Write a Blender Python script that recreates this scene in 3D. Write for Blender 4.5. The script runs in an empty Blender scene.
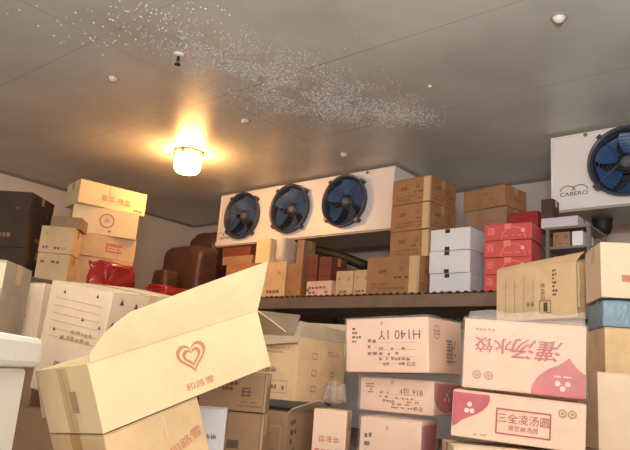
import bpy, bmesh, math, random
from mathutils import Vector, Matrix, noise

random.seed(7)
C = bpy.context.scene.collection
PI = math.pi

# ------------------------------------------------------------------ camera model
CAM_Z = 0.45
F_PX = 657.0
YAW, PITCH, ROLL = -0.7132, 0.2303, 0.0783
fwd = Vector((math.sin(YAW)*math.cos(PITCH), math.cos(YAW)*math.cos(PITCH), math.sin(PITCH)))
r0 = Vector((math.cos(YAW), -math.sin(YAW), 0))
u0 = r0.cross(fwd)
cr, sr = math.cos(ROLL), math.sin(ROLL)
right = cr*r0 + sr*u0
up = -sr*r0 + cr*u0
cd = bpy.data.cameras.new('camera')
cam = bpy.data.objects.new('camera', cd)
C.objects.link(cam)
M = Matrix((right, up, -fwd)).transposed().to_4x4()
M.translation = (0, 0, CAM_Z)
cam.matrix_world = M
cd.sensor_width = 36
cd.lens = F_PX/630*36
cd.clip_start = 0.02
bpy.context.scene.camera = cam

# ------------------------------------------------------------------ materials
def lin(c):
    return tuple(((v/255)/12.92 if v/255 <= 0.04045 else ((v/255+0.055)/1.055)**2.4) for v in c)

def new_mat(name):
    m = bpy.data.materials.new(name)
    m.use_nodes = True
    nt = m.node_tree
    return m, nt, nt.nodes['Principled BSDF']

def plain(name, rgb, rough=0.5, metal=0.0, var=0.0, scale=8, emit=0.0, alpha=1.0, bump=0.0):
    m, nt, b = new_mat(name)
    col = lin(rgb)
    b.inputs['Base Color'].default_value = (*col, 1)
    b.inputs['Roughness'].default_value = rough
    b.inputs['Metallic'].default_value = metal
    if var > 0 or bump > 0:
        tc = nt.nodes.new('ShaderNodeTexCoord')
        n = nt.nodes.new('ShaderNodeTexNoise')
        n.inputs['Scale'].default_value = scale
        n.inputs['Detail'].default_value = 5
        nt.links.new(tc.outputs['Object'], n.inputs['Vector'])
        if var > 0:
            mx = nt.nodes.new('ShaderNodeValToRGB')
            mx.color_ramp.elements[0].position = 0.25
            mx.color_ramp.elements[1].position = 0.75
            mx.color_ramp.elements[0].color = (*[c*(1-var) for c in col], 1)
            mx.color_ramp.elements[1].color = (*[min(1, c*(1+var*0.6)) for c in col], 1)
            nt.links.new(n.outputs['Fac'], mx.inputs['Fac'])
            nt.links.new(mx.outputs['Color'], b.inputs['Base Color'])
        if bump > 0:
            bp = nt.nodes.new('ShaderNodeBump')
            bp.inputs['Strength'].default_value = bump
            bp.inputs['Distance'].default_value = 0.01
            nt.links.new(n.outputs['Fac'], bp.inputs['Height'])
            nt.links.new(bp.outputs['Normal'], b.inputs['Normal'])
    if emit > 0:
        b.inputs['Emission Color'].default_value = (*col, 1)
        b.inputs['Emission Strength'].default_value = emit
    return m

def card(name, rgb, rough=0.75, var=0.18):
    """corrugated board: soft mottling plus the faint parallel flutes that print through the liner"""
    m, nt, b = new_mat(name)
    col = lin(rgb)
    tc = nt.nodes.new('ShaderNodeTexCoord')
    n = nt.nodes.new('ShaderNodeTexNoise')
    n.inputs['Scale'].default_value = 7
    n.inputs['Detail'].default_value = 8
    n.inputs['Roughness'].default_value = 0.65
    nt.links.new(tc.outputs['Object'], n.inputs['Vector'])
    rp = nt.nodes.new('ShaderNodeValToRGB')
    rp.color_ramp.elements[0].position = 0.3
    rp.color_ramp.elements[1].position = 0.72
    rp.color_ramp.elements[0].color = (*[c*(1-var) for c in col], 1)
    rp.color_ramp.elements[1].color = (*[min(1, c*(1+var*0.5)) for c in col], 1)
    nt.links.new(n.outputs['Fac'], rp.inputs['Fac'])
    nt.links.new(rp.outputs['Color'], b.inputs['Base Color'])
    w = nt.nodes.new('ShaderNodeTexWave')
    w.bands_direction = 'X'
    w.inputs['Scale'].default_value = 55
    w.inputs['Distortion'].default_value = 0.5
    nt.links.new(tc.outputs['Object'], w.inputs['Vector'])
    ad = nt.nodes.new('ShaderNodeMath')
    ad.operation = 'MULTIPLY_ADD'
    ad.inputs[1].default_value = 0.25
    nt.links.new(w.outputs['Fac'], ad.inputs[0])
    nt.links.new(n.outputs['Fac'], ad.inputs[2])
    bp = nt.nodes.new('ShaderNodeBump')
    bp.inputs['Strength'].default_value = 0.25
    bp.inputs['Distance'].default_value = 0.004
    nt.links.new(ad.outputs[0], bp.inputs['Height'])
    nt.links.new(bp.outputs['Normal'], b.inputs['Normal'])
    b.inputs['Roughness'].default_value = rough
    return m

def film(name, rgb, clear=0.75, rough=0.12):
    """thin plastic film: mostly see-through with wrinkled glossy highlights"""
    m, nt, b = new_mat(name)
    nt.nodes.remove(b)
    out = nt.nodes['Material Output']
    tr = nt.nodes.new('ShaderNodeBsdfTransparent')
    tr.inputs['Color'].default_value = (*[.5+.5*c for c in lin(rgb)], 1)
    p = nt.nodes.new('ShaderNodeBsdfPrincipled')
    p.inputs['Base Color'].default_value = (*lin(rgb), 1)
    p.inputs['Roughness'].default_value = rough
    tc = nt.nodes.new('ShaderNodeTexCoord')
    n = nt.nodes.new('ShaderNodeTexNoise')
    n.inputs['Scale'].default_value = 14
    n.inputs['Detail'].default_value = 4
    n.inputs['Distortion'].default_value = 1.5
    nt.links.new(tc.outputs['Object'], n.inputs['Vector'])
    bp = nt.nodes.new('ShaderNodeBump')
    bp.inputs['Strength'].default_value = 0.8
    bp.inputs['Distance'].default_value = 0.02
    nt.links.new(n.outputs['Fac'], bp.inputs['Height'])
    nt.links.new(bp.outputs['Normal'], p.inputs['Normal'])
    mx = nt.nodes.new('ShaderNodeMixShader')
    mx.inputs['Fac'].default_value = clear
    nt.links.new(p.outputs[0], mx.inputs[1])
    nt.links.new(tr.outputs[0], mx.inputs[2])
    nt.links.new(mx.outputs[0], out.inputs['Surface'])
    return m

MAT = {
    'tan': card('kraft_tan', (216, 184, 142)),
    'gold': card('kraft_gold', (232, 208, 166), var=0.08),
    'flap': card('kraft_inside', (206, 182, 144), var=0.12),
    'pale': card('pale_board', (220, 196, 168), var=0.08),
    'cream': card('cream_board', (228, 204, 176), var=0.06),
    'rose': card('rose_board', (228, 196, 174), var=0.08),
    'grey': card('grey_board', (180, 160, 136)),
    'brown': card('brown_board', (168, 122, 82)),
    'dim': card('dim_board', (158, 126, 96)),
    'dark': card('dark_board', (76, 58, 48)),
    'maroon': card('maroon_board', (118, 62, 46), rough=0.45),
    'white': card('white_board', (232, 232, 238), var=0.05, rough=0.5),
    'lilac': card('lilac_board', (205, 198, 208), var=0.06),
    'red': card('red_board', (214, 84, 80), var=0.12, rough=0.5),
    'redp': plain('red_pale_print', (240, 130, 120), 0.5),
    'redd': card('red_dark_board', (150, 40, 38), var=0.15),
    'ink': plain('black_ink', (92, 70, 56), 0.7),
    'inkb': plain('brown_ink', (134, 100, 74), 0.7),
    'soft': plain('faded_ink', (176, 142, 114), 0.7),
    'mag': plain('crimson_ink', (176, 88, 98), 0.6),
    'rosei': plain('rose_ink', (190, 98, 108), 0.6, var=0.2, scale=20),
    'heart': plain('terracotta_ink', (196, 128, 100), 0.7),
    'stamp': plain('stamp_ink', (196, 124, 100), 0.7),
    'dot': plain('pale_pink_ink', (246, 206, 206), 0.6),
    'tape': plain('tape_tan', (190, 150, 100), 0.25),
    'tapel': plain('tape_clear', (214, 184, 140), 0.2),
    'taped': plain('tape_black', (42, 40, 44), 0.4),
    'foam': plain('white_foam', (245, 244, 238), 0.8, bump=0.1, scale=60),
    'clear': film('clear_film', (250, 244, 240), 0.88),
    'clearw': film('clear_wad', (226, 216, 208), 0.74, 0.06),
    'bluef': film('blue_film', (150, 186, 206), 0.5, 0.2),
    'redf': plain('red_plastic', (176, 46, 42), 0.2, bump=0.5, scale=12),
    'sack': plain('dark_meat_wrap', (84, 56, 46), 0.42, var=0.3, bump=0.6, scale=10),
    'bagw': plain('white_bag', (205, 192, 180), 0.4, bump=0.4, scale=14),
    'steel': plain('white_painted_steel', (236, 230, 228), 0.35),
    'pan': plain('drain_pan_steel', (176, 166, 158), 0.4),
    'galv': plain('galvanised_bolt', (150, 145, 138), 0.35, metal=0.8),
    'fanring': plain('fan_ring_blue', (62, 66, 82), 0.35),
    'fanbl': plain('fan_blade_blue', (52, 92, 148), 0.4),
    'fandark': plain('fan_dark', (48, 44, 48), 0.6),
    'wire': plain('guard_wire', (58, 62, 74), 0.35),
    'hub': plain('fan_hub', (104, 106, 112), 0.4),
    'black': plain('black_rubber', (26, 24, 24), 0.6),
    'logo': plain('logo_black', (46, 42, 46), 0.5),
    'rack': plain('rack_dark_steel', (128, 104, 86), 0.5, var=0.2),
    'rackg': plain('rack_grey_steel', (122, 114, 112), 0.45),
    'capw': plain('white_plastic', (225, 220, 212), 0.5),
    'lampbase': plain('lamp_base_grey', (120, 112, 100), 0.5),
    'lampglow': plain('lamp_glass_glow', (255, 218, 150), 0.3, emit=1.0),
    'frost': plain('frost_white', (240, 238, 240), 0.3),
}

# ------------------------------------------------------------------ mesh helper
class MB:
    def __init__(self):
        self.v, self.f, self.m, self.mats = [], [], [], []
    def mi(self, key):
        if key not in self.mats:
            self.mats.append(key)
        return self.mats.index(key)
    def add(self, verts, faces, key):
        o = len(self.v)
        self.v += [tuple(p) for p in verts]
        i = self.mi(key)
        for f in faces:
            self.f.append(tuple(o+k for k in f))
            self.m.append(i)
        return self
    def box(self, x0, x1, y0, y1, z0, z1, key, X=None):
        vs = [Vector((x, y, z)) for z in (z0, z1) for y in (y0, y1) for x in (x0, x1)]
        if X is not None:
            vs = [X @ p for p in vs]
        return self.add(vs, [(0, 2, 3, 1), (4, 5, 7, 6), (0, 1, 5, 4), (2, 6, 7, 3), (0, 4, 6, 2), (1, 3, 7, 5)], key)
    def bm(self, bm, key, X=None):
        bm.verts.index_update()
        vs = [(X @ v.co) if X is not None else v.co.copy() for v in bm.verts]
        fs = [[v.index for v in f.verts] for f in bm.faces]
        bm.free()
        return self.add(vs, fs, key)
    def tube(self, pts, rad, key, n=10, caps=True):
        pts = [Vector(p) for p in pts]
        rads = rad if isinstance(rad, (list, tuple)) else [rad]*len(pts)
        rings = []
        for i, p in enumerate(pts):
            d = (pts[min(i+1, len(pts)-1)] - pts[max(i-1, 0)]).normalized()
            a = d.orthogonal().normalized() if i == 0 else (pa - d*pa.dot(d)).normalized()
            pa = a
            b = d.cross(a)
            rings.append([p + rads[i]*(math.cos(t)*a + math.sin(t)*b) for t in [2*PI*k/n for k in range(n)]])
        vs = [q for r in rings for q in r]
        fs = []
        for i in range(len(pts)-1):
            for k in range(n):
                fs.append((i*n+k, i*n+(k+1) % n, (i+1)*n+(k+1) % n, (i+1)*n+k))
        if caps:
            fs.append(tuple(reversed(range(n))))
            fs.append(tuple((len(pts)-1)*n+k for k in range(n)))
        return self.add(vs, fs, key)
    def lathe(self, prof, key, n=20, X=None):
        """prof: (r, z) pairs, turned round local z"""
        vs, fs = [], []
        for r, z in prof:
            for k in range(n):
                t = 2*PI*k/n
                p = Vector((r*math.cos(t), r*math.sin(t), z))
                vs.append(X @ p if X is not None else p)
        for i in range(len(prof)-1):
            for k in range(n):
                fs.append((i*n+k, i*n+(k+1) % n, (i+1)*n+(k+1) % n, (i+1)*n+k))
        return self.add(vs, fs, key)
    def build(self, name, parent=None, smooth=False):
        me = bpy.data.meshes.new(name)
        me.from_pydata(self.v, [], self.f)
        for k in self.mats:
            me.materials.append(MAT[k])
        me.polygons.foreach_set('material_index', self.m)
        if smooth:
            me.polygons.foreach_set('use_smooth', [True]*len(self.f))
        me.update()
        o = bpy.data.objects.new(name, me)
        C.objects.link(o)
        if parent is not None:
            o.parent = parent
        return o

def tag(o, label, cat, group=None, kind=None):
    o['label'] = label
    o['category'] = cat
    if group:
        o['group'] = group
    if kind:
        o['kind'] = kind
    return o

def thing(name, label, cat, loc=(0, 0, 0), rot=None, group=None):
    o = bpy.data.objects.new(name, None)
    o.empty_display_size = 0.05
    C.objects.link(o)
    R = Matrix.Identity(4)
    if rot is not None:
        if not isinstance(rot, (tuple, list)):
            rot = (rot, 0, 0)
        R = Matrix.Rotation(rot[0], 4, 'Z') @ Matrix.Rotation(rot[1], 4, 'X') @ Matrix.Rotation(rot[2], 4, 'Y')
    R.translation = loc
    o.matrix_world = R
    return tag(o, label, cat, group)

def struct(o):
    o['kind'] = 'structure'
    return o

# ------------------------------------------------------------------ printing on board
_txt = {}
def text_mesh(s):
    """outline of a piece of lettering, scaled to height 1, lower-left at the origin"""
    key = s
    if key not in _txt:
        cu = bpy.data.curves.new('lettering', 'FONT')
        cu.body = s
        cu.resolution_u = 2
        ob = bpy.data.objects.new('lettering', cu)
        C.objects.link(ob)
        bpy.context.view_layer.update()
        dg = bpy.context.evaluated_depsgraph_get()
        me = bpy.data.meshes.new_from_object(ob.evaluated_get(dg))
        vs = [v.co.copy() for v in me.vertices]
        fs = [tuple(p.vertices) for p in me.polygons]
        bpy.data.objects.remove(ob)
        bpy.data.curves.remove(cu)
        bpy.data.meshes.remove(me)
        x0 = min(v.x for v in vs); y0 = min(v.y for v in vs)
        h = max(v.y for v in vs)-y0
        _txt[key] = ([((v.x-x0)/h, (v.y-y0)/h) for v in vs], fs, (max(v.x for v in vs)-x0)/h)
    return _txt[key]

class Face:
    """a flat printed face: origin at its lower-left corner seen from outside, u to the right, v up, in metres"""
    def __init__(self, mb, O, U, V, w, h, off=0.0009):
        self.mb, self.O, self.U, self.V, self.w, self.h = mb, Vector(O), Vector(U), Vector(V), w, h
        self.N = self.U.cross(self.V)
        self.off = off
        self.k = 0
    def P(self, u, v):
        return self.O + self.U*u + self.V*v + self.N*(self.off + self.k*0.00004)
    def poly(self, pts, key):
        self.k += 1
        self.mb.add([self.P(u*self.w, v*self.h) for u, v in pts], [tuple(range(len(pts)))], key)
    def rect(self, u0, v0, u1, v1, key):
        self.poly([(u0, v0), (u1, v0), (u1, v1), (u0, v1)], key)
    def frame(self, u0, v0, u1, v1, key, t=0.006):
        tu, tv = t/self.w, t/self.h
        self.rect(u0, v0, u1, v0+tv, key); self.rect(u0, v1-tv, u1, v1, key)
        self.rect(u0, v0, u0+tu, v1, key); self.rect(u1-tu, v0, u1, v1, key)
    def arc(self, cu, cv, r, key, t=0.003, n=16):
        self.k += 1
        c = (cu*self.w, cv*self.h)
        vs = []
        for i in range(n+1):
            a = PI*i/n
            vs += [self.P(c[0]+r*math.cos(a), c[1]+r*math.sin(a)), self.P(c[0]+(r-t)*math.cos(a), c[1]+(r-t)*math.sin(a))]
        self.mb.add(vs, [(2*i, 2*i+2, 2*i+3, 2*i+1) for i in range(n)], key)
    def ring(self, cu, cv, r, key, t=0.003, n=24, fill=False):
        self.k += 1
        a = [2*PI*i/n for i in range(n)]
        c = (cu*self.w, cv*self.h)
        o = [self.P(c[0]+r*math.cos(x), c[1]+r*math.sin(x)) for x in a]
        if fill:
            self.mb.add(o, [tuple(range(n))], key)
        else:
            q = [self.P(c[0]+(r-t)*math.cos(x), c[1]+(r-t)*math.sin(x)) for x in a]
            self.mb.add(o+q, [(i, (i+1) % n, n+(i+1) % n, n+i) for i in range(n)], key)
    def text(self, s, cu, cv, h, key, rot=0.0, sx=1.0, shear=0.0, bold=0.0):
        """h: letter height in metres, centred at (cu, cv)"""
        self.k += 1
        pts, fs, w = text_mesh(s)
        c, sn = math.cos(rot), math.sin(rot)
        for q in ((0, 0), (bold, bold*.4), (-bold, -bold*.4)) if bold else ((0, 0),):
            out = []
            for x, y in pts:
                X = (x-w/2)*h*sx + shear*(y-.5)*h + q[0]*h
                Y = (y-.5)*h + q[1]*h
                out.append(self.P(cu*self.w + X*c - Y*sn, cv*self.h + X*sn + Y*c))
            self.mb.add(out, fs, key)
            self.k += 1
    def dashes(self, u0, v0, u1, v1, rows, key, seed=0, fill=0.7, th=0.5):
        """rows of small unreadable print"""
        rnd = random.Random(seed)
        self.k += 1
        dv = (v1-v0)/rows
        for r in range(rows):
            v = v1-(r+1)*dv
            u = u0
            end = u1-rnd.random()*0.25*(u1-u0)
            while u < end:
                L = dv*self.h/self.w*(0.35+rnd.random()*0.5)
                if rnd.random() < fill:
                    y0 = v+dv*(0.1+0.15*rnd.random())
                    self.mb.add([self.P(a*self.w, b*self.h) for a, b in [(u, y0), (u+L, y0), (u+L, y0+dv*th), (u, y0+dv*th)]], [(0, 1, 2, 3)], key)
                u += L*1.35
    def strokes(self, cu, cv, s, key, rows=1, cols=3, seed=0, gap=1.15, lw=0.1):
        """a row of square written characters whose words cannot be read in the photograph"""
        rnd = random.Random(seed)
        self.k += 1
        t = lw*s
        for r in range(rows):
            for c in range(cols):
                x = cu*self.w + (c-(cols-1)/2)*s*gap - s/2
                y = cv*self.h - (r-(rows-1)/2)*s*gap - s/2
                segs = [(0, s*(0.1+0.15*rnd.random()), s, t, 0), (0, s*(.45+.1*rnd.random()), s, t, 0), (s*.1, s*.85, s*.8, t, 0)]
                segs += [(s*(.12+.1*rnd.random()), 0, t, s, 1), (s*(.45+.15*rnd.random()), 0, t, s, 1), (s*.8, s*.1, t, s*.7, 1)]
                rnd.shuffle(segs)
                for (a, b, w, h, _) in segs[:5]:
                    self.mb.add([self.P(x+a, y+b), self.P(x+a+w, y+b), self.P(x+a+w, y+b+h), self.P(x+a, y+b+h)], [(0, 1, 2, 3)], key)
    def heart(self, cu, cv, s, key, rot=0.0):
        """a double-swirl heart drawn as two nested thick outlines and a filled middle line"""
        def H(t, k):
            x = 16*math.sin(t)**3; y = 13*math.cos(t)-5*math.cos(2*t)-2*math.cos(3*t)-math.cos(4*t)
            return x*k*s/34*1.1, (y+2)*k*s/34
        c, sn = math.cos(rot), math.sin(rot)
        for k0, k1 in ((1.0, 0.8), (0.62, 0.42)):
            self.k += 1
            n = 40
            A, B = [], []
            for i in range(n):
                t = 2*PI*i/n
                for L, k in ((A, k0), (B, k1)):
                    x, y = H(t, k)
                    y += (1-k)*s*0.0
                    L.append(self.P(cu*self.w+x*c-y*sn, cv*self.h+x*sn+y*c))
            gap = 2 if k0 == 1.0 else 0
            self.mb.add(A+B, [(i, (i+1) % n, n+(i+1) % n, n+i) for i in range(gap, n)], key)

def faces_of(mb, w, d, h, z0=0.0):
    return {
        'f': Face(mb, (-w/2, -d/2, z0), (1, 0, 0), (0, 0, 1), w, h),
        'r': Face(mb, (w/2, -d/2, z0), (0, 1, 0), (0, 0, 1), d, h),
        'b': Face(mb, (w/2, d/2, z0), (-1, 0, 0), (0, 0, 1), w, h),
        'l': Face(mb, (-w/2, d/2, z0), (0, -1, 0), (0, 0, 1), d, h),
        't': Face(mb, (-w/2, -d/2, z0+h), (1, 0, 0), (0, 1, 0), w, d),
    }

def shell_bm(w, d, h, seed, dent=0.003, bev=0.004, cuts=5, bulge=0.0):
    bm = bmesh.new()
    bmesh.ops.create_cube(bm, size=1)
    for v in bm.verts:
        v.co = Vector((v.co.x*w, v.co.y*d, (v.co.z+.5)*h))
    bmesh.ops.bevel(bm, geom=list(bm.edges), offset=bev, segments=2, affect='EDGES', profile=0.5)
    long_e = [e for e in bm.edges if e.calc_length() > 0.04]
    bmesh.ops.subdivide_edges(bm, edges=long_e, cuts=cuts, use_grid_fill=True)
    sz = Vector((w, d, h))
    rnd = seed*3.17
    for v in bm.verts:
        c = v.co - Vector((0, 0, h/2))
        q = [2*c[i]/sz[i] for i in range(3)]
        ax = max(range(3), key=lambda i: abs(q[i]))
        fall = 1
        for i in range(3):
            if i != ax:
                fall *= max(0.0, 1-q[i]**4)
        if abs(q[ax]) > 0.97:
            nz = noise.noise(c*9 + Vector((rnd, rnd*1.7, ax*5.3)))
            dsp = -dent*(nz*.5+.5)*fall + bulge*fall
            v.co[ax] += math.copysign(1, q[ax])*dsp
    return bm

N_CARTON = [0]
def carton(label, loc, rot, w, d, h, mat='tan', prints=None, tape='x', tmat='tape', name='carton', cat='carton', group=None, dent=0.003, wrap=None, side_mat=None, wrap_seed=0):
    """a closed carton: body with its print, two top flaps meeting on a seam, tape along the seam and down both ends"""
    N_CARTON[0] += 1
    sd = N_CARTON[0]
    t = thing(name, label, cat, loc, rot, group)
    mb = MB()
    fl = 0.003
    mb.bm(shell_bm(w, d, h-fl, sd, dent), mat)
    if prints:
        F = faces_of(mb, w, d, h-fl)
        prints(F)
    mb.build('body', t)
    g = 0.0015
    for s in (-1, 1):
        m = MB()
        if tape in ('x', 'top'):
            y = sorted((s*g, s*(d/2-.001)))
            m.box(-w/2+.001, w/2-.001, y[0], y[1], h-fl, h, mat)
        else:
            x = sorted((s*g, s*(w/2-.001)))
            m.box(x[0], x[1], -d/2+.001, d/2-.001, h-fl, h, mat)
        m.build('flap', t)
    tw = 0.024
    m = MB()
    e = 0.0011
    if tape == 'x':
        prof = [(-w/2-e, h-min(.07, h*.35)), (-w/2-e, h+e*.6), (w/2+e, h+e*.6), (w/2+e, h-min(.07, h*.35))]
        vs = [(x, y, z) for x, z in prof for y in (-tw, tw)]
    elif tape == 'top':
        prof = [(-w/2, h+e*.6), (-w/6, h+e*.6), (w/6, h+e*.6), (w/2, h+e*.6)]
        vs = [(x, y, z) for x, z in prof for y in (-tw, tw)]
    else:
        prof = [(-d/2-e, h-min(.07, h*.35)), (-d/2-e, h+e*.6), (d/2+e, h+e*.6), (d/2+e, h-min(.07, h*.35))]
        vs = [(x, y, z) for y, z in prof for x in (tw, -tw)]
    m.add(vs, [(2*i, 2*i+2, 2*i+3, 2*i+1) for i in range(3)], tmat)
    m.build('packing_tape', t)
    if wrap:
        wrapper(t, w, d, h, wrap, sd+wrap_seed)
    return t

def wrapper(t, w, d, h, mat, seed, grow=0.006, amp=0.007):
    m = MB()
    bm = shell_bm(w+2*grow, d+2*grow, h+grow, seed, 0, 0.008, 9)
    for v in bm.verts:
        c = v.co*16+Vector((seed*2.1, 0, 0))
        k = noise.noise_vector(c)
        n = abs(noise.noise(c*1.4))
        q = Vector((v.co.x/(w/2), v.co.y/(d/2), (v.co.z-h/2)/(h/2)))
        v.co += Vector((math.copysign(n*amp, q.x) if abs(q.x) > 1 else k.x*amp*.5, math.copysign(n*amp, q.y) if abs(q.y) > 1 else k.y*amp*.5, n*amp if q.z > 1 else (k.z*amp*.4 if q.z > -0.95 else 0)))
    m.bm(bm, mat)
    return m.build('plastic_wrap', t, smooth=True)

def slab_flap(t, hinge0, hinge1, upv, outv, angle, lens, mat, curl=0.0, n=6, nl=6, th=0.003, name='flap', skew=(0.0, 0.0)):
    """a board flap hinged on a line. angle 0 = straight up, 90 deg = level outwards. lens: (s, length) pairs along the hinge; curl: extra bend along the flap"""
    h0, h1, upv, outv = Vector(hinge0), Vector(hinge1), Vector(upv), Vector(outv)
    def length(s):
        for (a, la), (b, lb) in zip(lens, lens[1:]):
            if s <= b:
                return la+(lb-la)*(s-a)/(b-a)
        return lens[-1][1]
    rows = []
    for i in range(n+1):
        s = i/n
        base = h0.lerp(h1, s)
        L = length(s)
        p = base.copy()
        row = [p.copy()]
        for k in range(nl):
            a = angle + curl*(k/nl)
            p = p + (upv*math.cos(a)+outv*math.sin(a))*(L/nl) + (h1-h0).normalized()*((skew[0]*(1-s)+skew[1]*s)*L/nl)
            row.append(p.copy())
        rows.append(row)
    nrm = (outv*math.cos(angle)-upv*math.sin(angle))
    vs = [p+nrm*(th/2) for r in rows for p in r]+[p-nrm*(th/2) for r in rows for p in r]
    W = nl+1
    T = (n+1)*W
    fs = []
    for i in range(n):
        for k in range(nl):
            a, b, c, d = i*W+k, i*W+k+1, (i+1)*W+k+1, (i+1)*W+k
            fs += [(a, b, c, d), (T+d, T+c, T+b, T+a)]
    rim = [i*W for i in range(n+1)] + [n*W+k for k in range(1, W)] + [i*W+nl for i in range(n-1, -1, -1)] + [k for k in range(nl-1, 0, -1)]
    for a, b in zip(rim, rim[1:]+rim[:1]):
        fs.append((a, b, T+b, T+a))
    return MB().add(vs, fs, mat).build(name, t)

def open_carton(label, loc, rot, w, d, h, mat, inner, prints=None, name='open_carton', cat='carton'):
    """four walls and a bottom of real board thickness, top left open"""
    t = thing(name, label, cat, loc, rot)
    th = 0.004
    m = MB()
    m.box(-w/2, w/2, -d/2, -d/2+th, 0, h, mat)
    m.box(-w/2, w/2, d/2-th, d/2, 0, h, mat)
    m.box(-w/2, -w/2+th, -d/2+th, d/2-th, 0, h, mat)
    m.box(w/2-th, w/2, -d/2+th, d/2-th, 0, h, mat)
    m.box(-w/2+th, w/2-th, -d/2+th, d/2-th, 0, th, inner)
    if prints:
        prints(faces_of(m, w, d, h))
    m.build('body', t)
    return t

# ------------------------------------------------------------------ the room
CEIL = 2.416
XL, XR, YB, YF = -7.188, 2.2, 5.72, -2.4

def room():
    def slab(name, x0, x1, y0, y1, z0, z1, mat):
        m = MB(); m.box(x0, x1, y0, y1, z0, z1, 'steel')
        o = m.build(name); o.data.materials.clear(); o.data.materials.append(mat)
        return struct(o)
    # ceiling: grey coated insulated panels with fine joints
    m, nt, b = new_mat('ceiling_panels')
    tc = nt.nodes.new('ShaderNodeTexCoord')
    mp = nt.nodes.new('ShaderNodeMapping')
    mp.inputs['Location'].default_value = (0.35, 0.1, 0)
    nt.links.new(tc.outputs['Object'], mp.inputs['Vector'])
    br = nt.nodes.new('ShaderNodeTexBrick')
    br.offset = 0.0
    br.inputs['Scale'].default_value = 1.0
    br.inputs['Brick Width'].default_value = 3.2
    br.inputs['Row Height'].default_value = 1.0
    br.inputs['Mortar Size'].default_value = 0.004
    br.inputs['Mortar Smooth'].default_value = 0.4
    nt.links.new(mp.outputs[0], br.inputs['Vector'])
    n = nt.nodes.new('ShaderNodeTexNoise')
    n.inputs['Scale'].default_value = 1.3
    n.inputs['Detail'].default_value = 6
    nt.links.new(tc.outputs['Object'], n.inputs['Vector'])
    rp = nt.nodes.new('ShaderNodeValToRGB')
    rp.color_ramp.elements[0].color = (*lin((196, 196, 190)), 1)
    rp.color_ramp.elements[1].color = (*lin((222, 222, 216)), 1)
    rp.color_ramp.elements[0].position = 0.3
    rp.color_ramp.elements[1].position = 0.7
    nt.links.new(n.outputs['Fac'], rp.inputs['Fac'])
    mx = nt.nodes.new('ShaderNodeMix'); mx.data_type = 'RGBA'
    nt.links.new(br.outputs['Fac'], mx.inputs[0])
    nt.links.new(rp.outputs['Color'], mx.inputs[6])
    mx.inputs[7].default_value = (*lin((176, 172, 166)), 1)
    nt.links.new(mx.outputs[2], b.inputs['Base Color'])
    b.inputs['Roughness'].default_value = 0.36
    bp = nt.nodes.new('ShaderNodeBump')
    bp.inputs['Strength'].default_value = 0.15
    bp.inputs['Distance'].default_value = 0.02
    nt.links.new(n.outputs['Fac'], bp.inputs['Height'])
    nt.links.new(bp.outputs['Normal'], b.inputs['Normal'])
    slab('ceiling', XL-.1, XR+.1, YF-.1, YB+.1, CEIL, CEIL+.1, m)
    wm = plain('wall_panels', (206, 196, 190), 0.45, var=0.05, scale=2)
    slab('wall_left', XL-.1, XL, YF-.1, YB+.1, 0, CEIL, wm)
    slab('wall_back', XL, XR, YB, YB+.1, 0, CEIL, wm)
    slab('wall_right', XR, XR+.1, YF-.1, YB+.1, 0, CEIL, wm)
    slab('wall_front', XL, XR, YF-.1, YF, 0, CEIL, wm)
    fm = plain('concrete_floor', (120, 116, 110), 0.8, var=0.25, scale=3)
    slab('floor', XL-.1, XR+.1, YF-.1, YB+.1, -.1, 0, fm)
    for nm, (x0, x1, y0, y1) in {'trim_left': (XL, XL+.012, YF, YB), 'trim_back': (XL, XR, YB-.012, YB)}.items():
        o = MB().box(x0, x1, y0, y1, CEIL-.03, CEIL, 'rackg').build(nm); struct(o)
room()

# frost: a band of small frozen drops under the ceiling, thick in the middle and scattered towards one end
def frost():
    rnd = random.Random(3)
    m = MB()
    def drop(x, y, s):
        k = 5
        a0 = rnd.random()*6
        ring = [(x+s*math.cos(a0+2*PI*i/k)*(.8+.4*rnd.random()), y+s*math.sin(a0+2*PI*i/k)*(.8+.4*rnd.random()), CEIL) for i in range(k)]
        m.add(ring+[(x, y, CEIL-s*.8)], [(i, k, (i+1) % k) for i in range(k)], 'frost')
    axis = [(-3.05, 2.0, .18, .15), (-3.1, 2.4, .34, .5), (-3.0, 2.85, .40, 1.0), (-2.95, 3.3, .42, 1.0), (-2.8, 3.7, .34, .9), (-2.45, 4.0, .18, .4)]
    n = 0
    while n < 9000:
        i = rnd.randrange(len(axis)-1)
        f = rnd.random()
        a, b = axis[i], axis[i+1]
        x, y, w, dens = [a[k]+(b[k]-a[k])*f for k in range(4)]
        if rnd.random() > dens:
            continue
        px, py = x+rnd.gauss(0, w*.62), y+rnd.gauss(0, .09)
        if noise.noise(Vector((px*5, py*5, 1.3))) < -0.18 and rnd.random() < .8:
            continue
        drop(px, py, .0018+.0040*rnd.random()**2)
        n += 1
    for k in range(150):
        f = rnd.random()
        drop(-3.75+f*1.1+rnd.gauss(0, .15), 1.75+.25*f+rnd.gauss(0, .13), .003+.005*rnd.random())
    o = m.build('frost')
    tag(o, 'band of white frost drops under the grey ceiling', 'frost', kind='stuff')
frost()

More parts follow.
